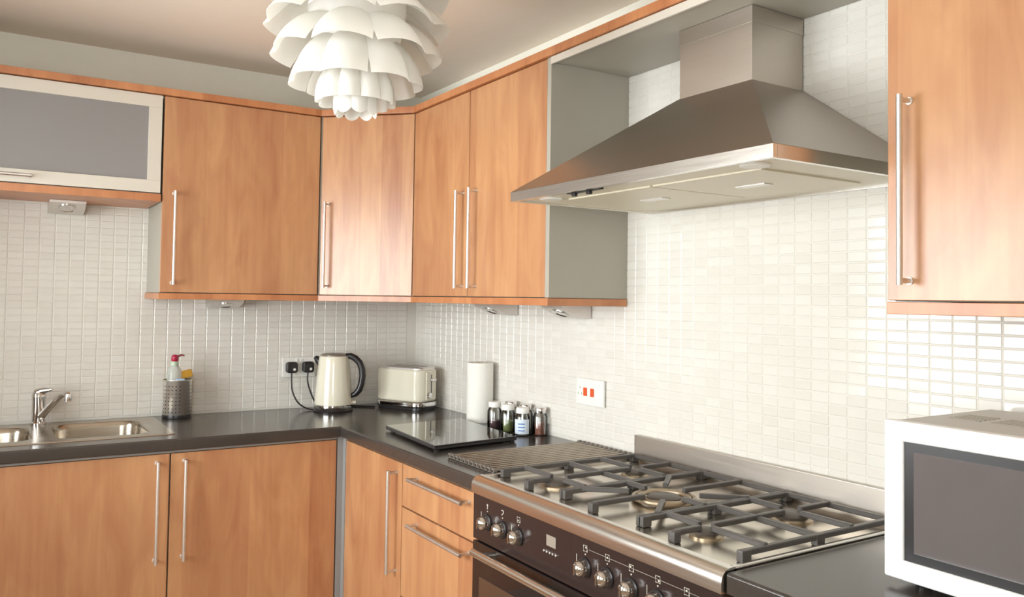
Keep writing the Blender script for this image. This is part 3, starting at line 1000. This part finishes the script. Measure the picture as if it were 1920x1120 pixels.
# recessed light dishes round the burners
# pan supports: three cast-iron grates
def grate(y0, y1, centres):
    """cast-iron support: side bars, a middle bar, a back bar and stubby fingers towards each burner"""
    x0, x1 = -.548, -.05
    z = HP + .0175
    bw, bh = .0068, .0058
    m = MB()
    def bar(p, q, w=bw, zz=z, m=m):
        p, q = Vector((p[0], p[1], 0)), Vector((q[0], q[1], 0))
        d_ = (q - p)
        a = math.atan2(d_.y, d_.x)
        mat = Matrix.Translation((p.x, p.y, zz)) @ Matrix.Rotation(a, 4, 'Z')
        m.box(0, d_.length, -w, w, -bh, bh, .0018, 1, mat=mat)
    bar((x0 + .03, y0), (x1, y0)); bar((x0 + .03, y1), (x1, y1)); bar((x1, y0), (x1, y1))
    xm = (x0 + x1) / 2
    if len(centres) == 2:
        bar((xm, y0), (xm, y1))
    frame = add('pan_support', m, 'iron', t)
    for (cx, cyy, r, _) in centres:
        one = len(centres) == 1
        def finger(p, q):
            f = MB(); bar(p, q, .0066, z + .003, f); add('support_finger', f, 'iron', frame)
        lo = x0 if one or cx < xm else xm
        hi = x1 if one or cx > xm else xm
        rr = r * .75 + (.035 if one else 0)
        for (px, py) in ((lo, cyy), (hi, cyy), (cx, y0), (cx, y1)):
            dv = Vector((cx - px, cyy - py))
            L_ = dv.length - rr
            dv.normalize()
            finger((px, py), (px + dv.x * L_, py + dv.y * L_))
        if one:
            for sx in (-1, 1):
                for sy in (-1, 1):
                    finger((cx + sx * .15, cyy + sy * (y1 - y0) / 2), (cx + sx * .06, cyy + sy * .06))
        if lo == x0:
            add('support_foot', MB().box(x0 - .008, x0 + .012, cyy - .01, cyy + .01, HP, z + .007, .003), 'iron', frame)
    for xx in (x0 + .03, xm, x1):
        for yy in (y0, y1):
            add('support_foot', MB().box(xx - .013, xx + .013, yy - .0085, yy + .0085, HP, z + .006, .003), 'iron', frame)
w3 = (CK1 - CK0 - .05) / 3
e0 = CK0 + .025
grate(e0 + .004, e0 + w3 - .004, BX[3:5])
grate(e0 + w3 + .004, e0 + 2 * w3 - .004, BX[2:3])
grate(e0 + 2 * w3 + .004, e0 + 3 * w3 - .004, BX[0:2])

# ================================================================== ROLL-UP DRYING RACK
t = thing('roll_up_drying_rack', 'roll-up steel rod drying rack lying on the worktop beside the hob', 'drying rack', (-.28, -1.47, WK1))
for k in range(12):
    y = -1.337 - k * .0235
    r = add('rod', MB().tube([(-.535, y, WK1 + .0075), (-.012, y, WK1 + .0075)], .0042, 12), 'rack_steel', t)
for x in (-.527, -.03):
    m = MB()
    for k in range(12):
        y = -1.337 - k * .0235
        m.lathe([(.0074, -.006), (.0078, 0), (.0074, .006)], (x, y, WK1 + .008), 12, axis='x')
    m.box(x - .005, x + .005, -1.60, -1.328, WK1 + .001, WK1 + .004, .001)
    add('grip_strip', m, simple('grey_silicone', rgb(120, 112, 104), 0.5, var=0.05), t, label='grey silicone grip strip')

# ================================================================== MICROWAVE
MX, MY0, MY1, MZ0, MZ1 = -.392, -3.19, -2.70, .922, 1.197
t = thing('microwave', 'white microwave oven with a dark window, standing right of the cooker', 'microwave', (-.21, -2.945, WK1))
add('body', MB().box(MX + .022, -.045, MY0 + .004, MY1 - .004, MZ0 + .003, MZ1 - .002, .006, 3), simple('grey_white_enamel', rgb(206, 203, 194), 0.4, var=0.02), t)
# door frame around the window
wy0, wy1, wz0, wz1 = -3.06, -2.737, .957, 1.162
m = MB()
m.box(MX, MX + .022, wy1, MY1, MZ0, MZ1, .004, 3)
m.box(MX, MX + .022, MY0 + .10, wy0, MZ0, MZ1, .003, 3)
m.box(MX, MX + .0218, wy0 - .004, wy1 + .004, MZ0, wz0, .003, 3)
m.box(MX, MX + .0218, wy0 - .004, wy1 + .004, wz1, MZ1, .003, 3)
door = add('door', m, 'white_gloss', t)
wgm = simple('microwave_window', rgb(104, 98, 98), 0.09, var=0.06, coat=0.6)
add('window_surround', MB().box(MX + .004, MX + .02, wy0 - .003, wy1 + .003, wz0 - .003, wz1 + .003), 'black', door)
add('window_glass', MB().box(MX + .002, MX + .0045, wy0 + .018, wy1 - .018, wz0 + .016, wz1 - .016), wgm, door)
for k in range(34):
    y = wy1 - .035 - k * .0076
    add('window_mesh_line', MB().box(MX + .0016, MX + .0022, y - .0007, y + .0007, wz0 + .022, wz1 - .05), wgm, door) if False else None
m = MB(); m.box(MX, MX + .0218, MY0, MY0 + .098, MZ0, MZ1, .004, 3)
pn = add('control_panel', m, 'white_gloss', t)
for k, zz in enumerate((1.13, 1.04)):
    add('dial', MB().lathe([(.024, 0), (.023, -.014), (.02, -.018), (0, -.018)], (MX, MY0 + .05, zz), 24, axis='x'), 'white_plastic', pn)
for k in range(3):
    y = -2.765 - k * .075
    m = MB()
    for q in range(5):
        m.box(-.25 + q * .016, -.242 + q * .016, y - .028, y + .028, MZ1 - .003, MZ1 - .001, .0005, 1)
    add('top_vent', m, 'carcass', t, label='grey vent slots')
for sx in (-.35, -.08):
    for sy in (MY0 + .05, MY1 - .05):
        add('foot', MB().lathe([(.013, 0), (.015, .0135)], (sx, sy, WK1 + .0002), 14), 'black', t)

# ================================================================== KETTLE
kx, kyy = -.47, -.165
RT = Vector((.843, -.538, 0))                    # the way its handle points
t = thing('kettle', 'cream electric kettle with a black loop handle on the worktop', 'kettle', (kx, kyy, WK1))
Z = WK1
add('power_base', MB().lathe([(.0, .0005), (.083, .0005), (.084, .006), (.08, .012), (.0, .012)], (kx, kyy, Z), 40), 'black', t)
add('base_ring', MB().lathe([(.0, .012), (.079, .012), (.081, .016), (.0805, .028), (.078, .030), (.0, .030)], (kx, kyy, Z), 40), 'chrome', t, label='chrome base ring')
add('body', MB().lathe([(.0, .030), (.079, .030), (.0795, .04), (.0765, .09), (.0715, .15), (.067, .2), (.064, .228), (.061, .236), (.0, .236)], (kx, kyy, Z), 48), 'cream', t)
lid = add('lid', MB().lathe([(.0, .235), (.059, .235), (.057, .242), (.045, .247), (.0, .249)], (kx, kyy, Z), 40), simple('kettle_lid_steel', rgb(150, 142, 134), 0.3, metal=0.7, var=0.03), t)
cpt = Vector((kx, kyy, Z))
hp_ = [(.050, .236), (.072, .236), (.092, .226), (.110, .208), (.121, .182), (.124, .152), (.120, .118), (.110, .09), (.095, .073), (.074, .064)]
m = MB(); m.tube([cpt + RT * a + Vector((0, 0, b_)) for a, b_ in hp_], [.012, .014, .0145, .0145, .0145, .0145, .0145, .014, .0125, .010], 12)
add('handle', m, 'black', t, label='black plastic loop handle')
m = MB(); m.tube([cpt - RT * .055 + Vector((0, 0, .205)), cpt - RT * .072 + Vector((0, 0, .221)), cpt - RT * .083 + Vector((0, 0, .23))], [.02, .015, .008], 12)
add('spout', m, 'black', t)
m = MB(); m.tube([cpt + RT * .074 + Vector((0, 0, .036)), cpt + RT * .098 + Vector((0, 0, .038))], [.009, .006], 10)
add('switch', m, 'cream', t)

# ================================================================== TOASTER
tc_ = Vector((-.147, -.215, WK1))
ang = math.atan2(-.89, .45)
TM = Matrix.Translation(tc_) @ Matrix.Rotation(ang, 4, 'Z')
t = thing('toaster', 'cream two-slice toaster with a chrome base in the worktop corner', 'toaster', tc_)
L2, D2 = .132, .072
add('foot', MB().vbox(-L2 + .004, L2 - .004, -D2 + .004, D2 - .004, .001, .012, .045, 6, mat=TM), 'black', t)
add('base', MB().vbox(-L2 - .004, L2 + .004, -D2 - .004, D2 + .004, .012, .036, .05, 6, .006, mat=TM), 'chrome', t, label='chrome base band')
add('body', MB().vbox(-L2, L2, -D2, D2, .036, .178, .045, 8, .012, mat=TM), 'cream', t)
tp = add('top_plate', MB().vbox(-L2 + .006, L2 - .006, -D2 + .006, D2 - .006, .172, .186, .04, 8, .005, mat=TM), 'handle', t, label='brushed steel top')
for s in (-1, 1):
    add('slot', MB().box(-.085, .085, s * .028 - .013, s * .028 + .013, .1855, .1866, .0003, 1, mat=TM), 'black', tp)
ep = add('control_end', MB().box(L2 - .002, L2 + .004, -.034, .034, .045, .165, .002, mat=TM), 'cream', t)
add('lever_slot', MB().box(L2 + .0035, L2 + .0046, -.003, .003, .075, .155, .0003, 1, mat=TM), 'black', ep)
add('lever', MB().box(L2 + .004, L2 + .024, -.014, .014, .128, .138, .003, mat=TM), 'chrome', ep)
m = MB(); m.lathe([(.013, 0), (.012, .01), (0, .011)], (0, 0, 0), 18, axis='x')
for v in m.bm.verts:
    v.co = TM @ (v.co + Vector((L2 + .004, -.018, .066)))
add('dial', m, 'chrome', ep)

# ================================================================== SOCKETS, PLUGS, CABLES
t = thing('double_socket', 'white double wall socket behind the kettle holding two black plugs', 'socket', (-.575, -.0075, 1.09))
add('plate', MB().box(-.648, -.502, -.017, -.0078, 1.047, 1.133, .002), 'white_plastic', t)
for xx in (-.585, -.565):
    add('rocker', MB().box(xx - .005, xx + .005, -.020, -.0165, 1.112, 1.126, .001), 'white_plastic', t)
def plug(name, label, x, pts):
    p = thing(name, label, 'plug', (x, -.018, 1.09), 'black plugs in the double socket')
    m = MB(); m.vbox(-.024, .024, -.024, .024, 0, .03, .012, 4, .005, mat=Matrix.Translation((x, -.0175, 1.09)) @ Matrix.Rotation(PI / 2, 4, 'X'))
    add('plug_body', m, 'black', p)
    add('fuse_dot', MB().lathe([(.006, 0), (.006, -.0006), (0, -.0006)], (x + .008, -.0475, 1.082), 12, axis='y'), 'white_plastic', p)
    add('cable', MB().tube(bez(pts), .0036, 8), 'black', p)
def bez(pts, n=8):
    pts = [Vector(p) for p in pts]
    out = []
    P = [pts[0]] + pts + [pts[-1]]
    for i in range(1, len(P) - 2):
        for k in range(n):
            u = k / n
            a, b_, c_, d_ = P[i - 1], P[i], P[i + 1], P[i + 2]
            out.append(.5 * ((2 * b_) + (-a + c_) * u + (2 * a - 5 * b_ + 4 * c_ - d_) * u * u + (-a + 3 * b_ - 3 * c_ + d_) * u ** 3))
    out.append(pts[-1])
    return out
plug('plug', 'left black plug in the double socket, its cable curving down to the kettle', -.613,
     [(-.613, -.034, 1.066), (-.615, -.04, 1.03), (-.612, -.05, .985), (-.595, -.07, .942), (-.57, -.10, .92), (-.548, -.13, .9145)])
plug('plug', 'right black plug in the double socket, half behind the kettle', -.54,
     [(-.54, -.034, 1.066), (-.542, -.036, 1.03), (-.53, -.038, .985), (-.505, -.04, .935), (-.46, -.042, .915), (-.38, -.06, .914), (-.33, -.10, .914), (-.27, -.15, .914)])
t = thing('wall_socket', 'white wall socket with two red rocker switches above the spice jars', 'socket', (-.0075, -1.37, 1.09))
add('plate', MB().box(-.016, -.0078, -1.446, -1.296, 1.046, 1.134, .002), 'white_plastic', t)
for yy in (-1.349, -1.387):
    add('rocker', MB().box(-.0205, -.0155, yy - .0085, yy + .0085, 1.076, 1.104, .0015), 'red', t, label='red rocker switch')
for yy, zz in ((-1.318, 1.102), (-1.309, 1.082), (-1.327, 1.082)):
    add('pin_slot', MB().box(-.0163, -.0158, yy - .002, yy + .002, zz - .004, zz + .004), 'carcass', t)

# ================================================================== CHOPPING BOARD
bl, bf, br = Vector((-.49, -.765)), Vector((-.525, -1.226)), Vector((-.189, -1.19))
bb_ = bl + br - bf
t = thing('worktop_saver', 'black glossy glass chopping board lying flat on the worktop', 'chopping board', (-.345, -.98, WK1))
add('slab', MB().prism([(p.x, p.y) for p in (bl, bf, br, bb_)], WK1 + .006, WK1 + .02, .002), simple('black_board_glass', rgb(40, 36, 35), 0.08, var=0.08, coat=0.5), t)
cen = (bl + br) / 2
for p in (bl, bf, br, bb_):
    q = p + (cen - p) * .12
    add('foot', MB().lathe([(.009, 0), (.01, .0065)], (q.x, q.y, WK1 + .0002), 14), 'black', t)

# ================================================================== PAPER ROLL
t = thing('paper_towel_roll', 'white paper towel roll standing on end against the right wall', 'paper roll', (-.066, -.725, WK1))
add('paper', MB().lathe([(.02, .0005), (.0525, .0005), (.053, .004), (.053, .232), (.052, .236), (.02, .236), (.02, .0005)], (-.066, -.725, WK1), 40, caps=False), 'paper', t)
add('core', MB().lathe([(.0185, .0008), (.0198, .0008), (.0198, .235), (.0185, .235), (.0185, .0008)], (-.066, -.725, WK1), 28, caps=False), 'cardboard', t)

# ================================================================== SPICE JARS
jars = [(-.100, -.895, rgb(104, 78, 80), 'clear jar of dark spice with a white lid, nearest the paper roll', None),
        (-.098, -.988, rgb(132, 142, 88), 'clear jar of green herbs with a white lid in the front row', None),
        (-.098, -1.085, rgb(150, 150, 150), 'clear jar with a pale blue and white label in the front row', 'label'),
        (-.038, -.915, rgb(120, 96, 76), 'clear jar of brown spice in the back row, behind the dark spice', None),
        (-.036, -1.012, rgb(150, 124, 96), 'clear jar of tan spice in the back row, behind the green herbs', None),
        (-.036, -1.108, rgb(140, 82, 62), 'clear jar of reddish spice in the back row, rightmost of all', None)]
for (jx, jy, jc, lab, ex) in jars:
    t = thing('spice_jar', lab, 'jar', (jx, jy, WK1), 'spice jars by the wall')
    add('glass', MB().lathe([(.0, .0005), (.026, .0005), (.0275, .004), (.0275, .066), (.023, .075), (.021, .08), (.0205, .08), (.0225, .074), (.0262, .065), (.0262, .005), (.0, .003)], (jx, jy, WK1), 24), 'glass', t)
    hgt = {'label': .03}.get(ex, random.uniform(.028, .044))
    add('contents', MB().lathe([(.0, .0035), (.0258, .0035), (.0258, hgt), (.0, hgt + .003)], (jx, jy, WK1), 24), simple('spice', jc, 0.9, bump=0.6, bscale=600, var=0.3), t)
    add('lid', MB().lathe([(.0, .0805), (.023, .0805), (.0235, .084), (.0235, .098), (.022, .1005), (.0, .1005)], (jx, jy, WK1), 24), 'white_plastic' if jx < -.06 else 'chrome', t)
    if ex == 'label':
        m = MB()
        def arc(r, a0, a1, z0, z1):
            n = 10
            lo = []; hi = []
            for k in range(n + 1):
                a = a0 + (a1 - a0) * k / n
                lo.append(m.bm.verts.new((jx + r * math.cos(a), jy + r * math.sin(a), WK1 + z0)))
                hi.append(m.bm.verts.new((jx + r * math.cos(a), jy + r * math.sin(a), WK1 + z1)))
            for k in range(n):
                m.bm.faces.new((lo[k], lo[k + 1], hi[k + 1], hi[k]))
        arc(.0278, PI * .9, PI * 1.65, .008, .06)
        lb = add('paper_label', m, simple('pale_label', rgb(214, 226, 238), 0.6, var=0.02), t, label='pale blue and white label')
        m = MB()
        for k in range(3):
            arc(.0281, PI * 1.12, PI * 1.42, .018 + k * .012, .022 + k * .012)
        add('label_print', m, simple('blue_print', rgb(96, 128, 186), 0.6, var=0.02), lb)

# ================================================================== CUTLERY POT AND CONTENTS
px_, py_ = -1.09, -.078
t = thing('utensil_pot', 'perforated stainless steel pot beside the sink holding washing-up things', 'pot', (px_, py_, WK1))
add('wall', MB().lathe([(.0, .001), (.052, .001), (.054, .004), (.054, .146), (.0552, .148), (.0552, .152), (.053, .152), (.0525, .146), (.0525, .004), (.0, .003)], (px_, py_, WK1), 40), 'pot_steel', t)
m = MB()
for i in range(24):
    a = 2 * PI * i / 24
    for k in range(8):
        if i % 8 in (3, 4):
            continue
        zc = WK1 + .026 + k * .0145
        n = Vector((math.cos(a), math.sin(a), 0))
        rot = n.to_track_quat('Z', 'Y').to_matrix()
        m.lathe([(.0027, .0), (.0, .0003)], Vector((px_, py_, zc)) + n * .0541, 8, mat=rot, caps=False)
o = add('perforations', m, simple('hole_shadow', rgb(52, 46, 44), 0.6, var=0.05), t, label='rows of small dark holes')
o['kind'] = 'stuff'
add('base_band', MB().lathe([(.0545, .001), (.0548, .003), (.0548, .012), (.0545, .014)], (px_, py_, WK1), 40, caps=False), 'black', t)

t = thing('soap_bottle', 'clear washing-up bottle with a red pump, standing in the steel pot', 'bottle', (px_ - .014, py_ - .007, WK1 + .0045))
q = (px_ - .014, py_ - .007, WK1 + .0045)
add('bottle_body', MB().lathe([(.0, 0), (.026, 0), (.028, .005), (.028, .17), (.024, .19), (.013, .205), (.012, .216), (.0, .216)], q, 24), simple('clear_soap_bottle', rgb(214, 220, 214), 0.12, var=0.02, alpha=0.55), t)
add('collar', MB().lathe([(.0135, .2), (.0135, .22), (.0, .22)], q, 18), simple('pale_green_collar', rgb(186, 206, 178), 0.4, var=0.03), t)
m = MB(); m.lathe([(.0, .218), (.011, .218), (.014, .226), (.013, .24), (.008, .246), (.0, .247)], q, 18)
pm = add('pump_head', m, simple('dark_red_plastic', rgb(176, 34, 66), 0.3, var=0.03), t, label='dark red pump head')
add('nozzle', MB().tube([Vector(q) + Vector((.005, -.003, .238)), Vector(q) + Vector((.022, -.012, .245)), Vector(q) + Vector((.033, -.018, .243))], [.005, .004, .003], 10), simple('brown_red_plastic', rgb(120, 40, 48), 0.3, var=0.03), pm)

t = thing('sponge', 'yellow sponge with a green scouring layer leaning on the rim of the pot', 'sponge', (px_ + .02, py_ + .024, WK1 + .14))
SM = Matrix.Translation((px_ + .044, py_ + .034, WK1 + .1545)) @ Matrix.Rotation(-math.radians(13), 4, 'Y')
add('foam', MB().box(-.064, .02, -.011, .011, 0, .03, .004, 3, mat=SM), simple('yellow_foam', rgb(244, 190, 78), 0.9, bump=0.8, bscale=300, var=0.06), t)
add('scourer', MB().box(-.072, -.0645, -.011, .011, 0, .03, .002, 2, mat=SM), simple('green_scourer', rgb(134, 138, 62), 0.95, bump=0.8, bscale=500, var=0.1), t)
t = thing('dish_cloth', 'folded pale blue dish cloth showing at the rim of the pot', 'cloth', (px_, py_ - .03, WK1 + .1))
add('fold', MB().box(px_ - .016, px_ + .02, py_ - .0465, py_ - .0395, WK1 + .1, WK1 + .158, .004, 3), simple('pale_blue_cloth', rgb(176, 200, 226), 0.9, bump=0.6, bscale=300, var=0.05), t)

# ================================================================== PENDANT LAMP
LX, LY = -.985, -1.655
t = thing('pendant_lamp', 'white pendant lamp with tiers of curled petals hanging from the ceiling', 'lamp', (LX, LY, 1.86))
def petal_mesh(root, tip, w0, w1, kap, bulge, tr):
    """strip from root (r,z) to tip (r,z) in the x-z plane, half-tube section"""
    mb = MB()
    n, k = 9, 9
    grid = []
    r0, z0 = root; r1, z1 = tip
    for i in range(n):
        s = i / (n - 1)
        dr, dz = r1 - r0, z1 - z0
        L_ = math.hypot(dr, dz)
        nr, nz = -dz / L_, dr / L_
        if nr < 0 and abs(nr) > .2:
            nr, nz = -nr, -nz
        if nz < 0:
            pass
        wd = w0 + (w1 - w0) * math.sin(s * PI / 2)
        R_ = wd / math.sin(kap)
        row = []
        for j in range(k):
            f = -1 + 2 * j / (k - 1)
            a = f * kap
            sf = s * (1 - tr * f * f)
            bb = bulge * 4 * sf * (1 - sf) * L_
            cr, cz = r0 + dr * sf + nr * bb, z0 + dz * sf + nz * bb
            row.append(mb.bm.verts.new((cr - nr * R_ * (1 - math.cos(a)), R_ * math.sin(a), cz - nz * R_ * (1 - math.cos(a)))))
        grid.append(row)
    for i in range(n - 1):
        for j in range(k - 1):
            mb.bm.faces.new((grid[i][j], grid[i][j + 1], grid[i + 1][j + 1], grid[i + 1][j]))
    bmesh.ops.recalc_face_normals(mb.bm, faces=mb.bm.faces)
    bmesh.ops.solidify(mb.bm, geom=mb.bm.faces[:], thickness=.0012)
    me = mb.mesh('petal', (0, 0, 0), 50)
    me.materials.append(M['petal'])
    return me
base_ang = math.atan2(-fw.y, -fw.x)
ZL = 1.86
rows = [  # root(r,z), tip(r,z), half widths, curl, count, angular offset, tip rounding
    ((.034, .10), (.052, -.010), .024, .026, 1.05, 8, .5, .25),
    ((.066, .120), (.100, .020), .023, .026, 1.2, 10, 0, .08),
    ((.105, .175), (.168, .066), .050, .056, .95, 8, 0, .10),
    ((.125, .225), (.214, .138), .058, .070, .88, 8, 0, .13),
    ((.125, .285), (.232, .214), .060, .076, .85, 8, 0.0, .15),
    ((.120, .330), (.228, .294), .060, .074, .8, 8, 0, .15),
    ((.100, .375), (.200, .372), .055, .066, .7, 8, .5, -.1),
    ((.080, .410), (.155, .435), .045, .054, .7, 8, 0, -.1),
    ((.050, .43), (.100, .475), .032, .040, .7, 6, .5, 0)]
for (ro, ti, w0, w1, kp, n, offa, trr) in rows:
    me = petal_mesh(ro, ti, w0, w1, kp, .10, trr)
    for k in range(n):
        o = bpy.data.objects.new('petal', me)
        COL.objects.link(o); o.parent = t
        o.rotation_euler = (0, 0, base_ang + 2 * PI * (k + offa) / n + random.uniform(-.02, .02))
add('inner_frame', MB().lathe([(.0, .09), (.04, .095), (.075, .125), (.108, .18), (.122, .25), (.118, .31), (.1, .37), (.07, .42), (.03, .44), (.0, .442)], (LX, LY, ZL), 24), 'petal', t)
add('cord', MB().tube([(LX, LY, ZL + .44), (LX, LY, ROOM_Z1 - .02)], .0035, 8), 'white_plastic', t)
add('ceiling_rose', MB().lathe([(.0, -.03), (.02, -.028), (.045, -.008), (.05, -.0005), (.0, -.0005)], (LX, LY, ROOM_Z1), 28), 'white_plastic', t)
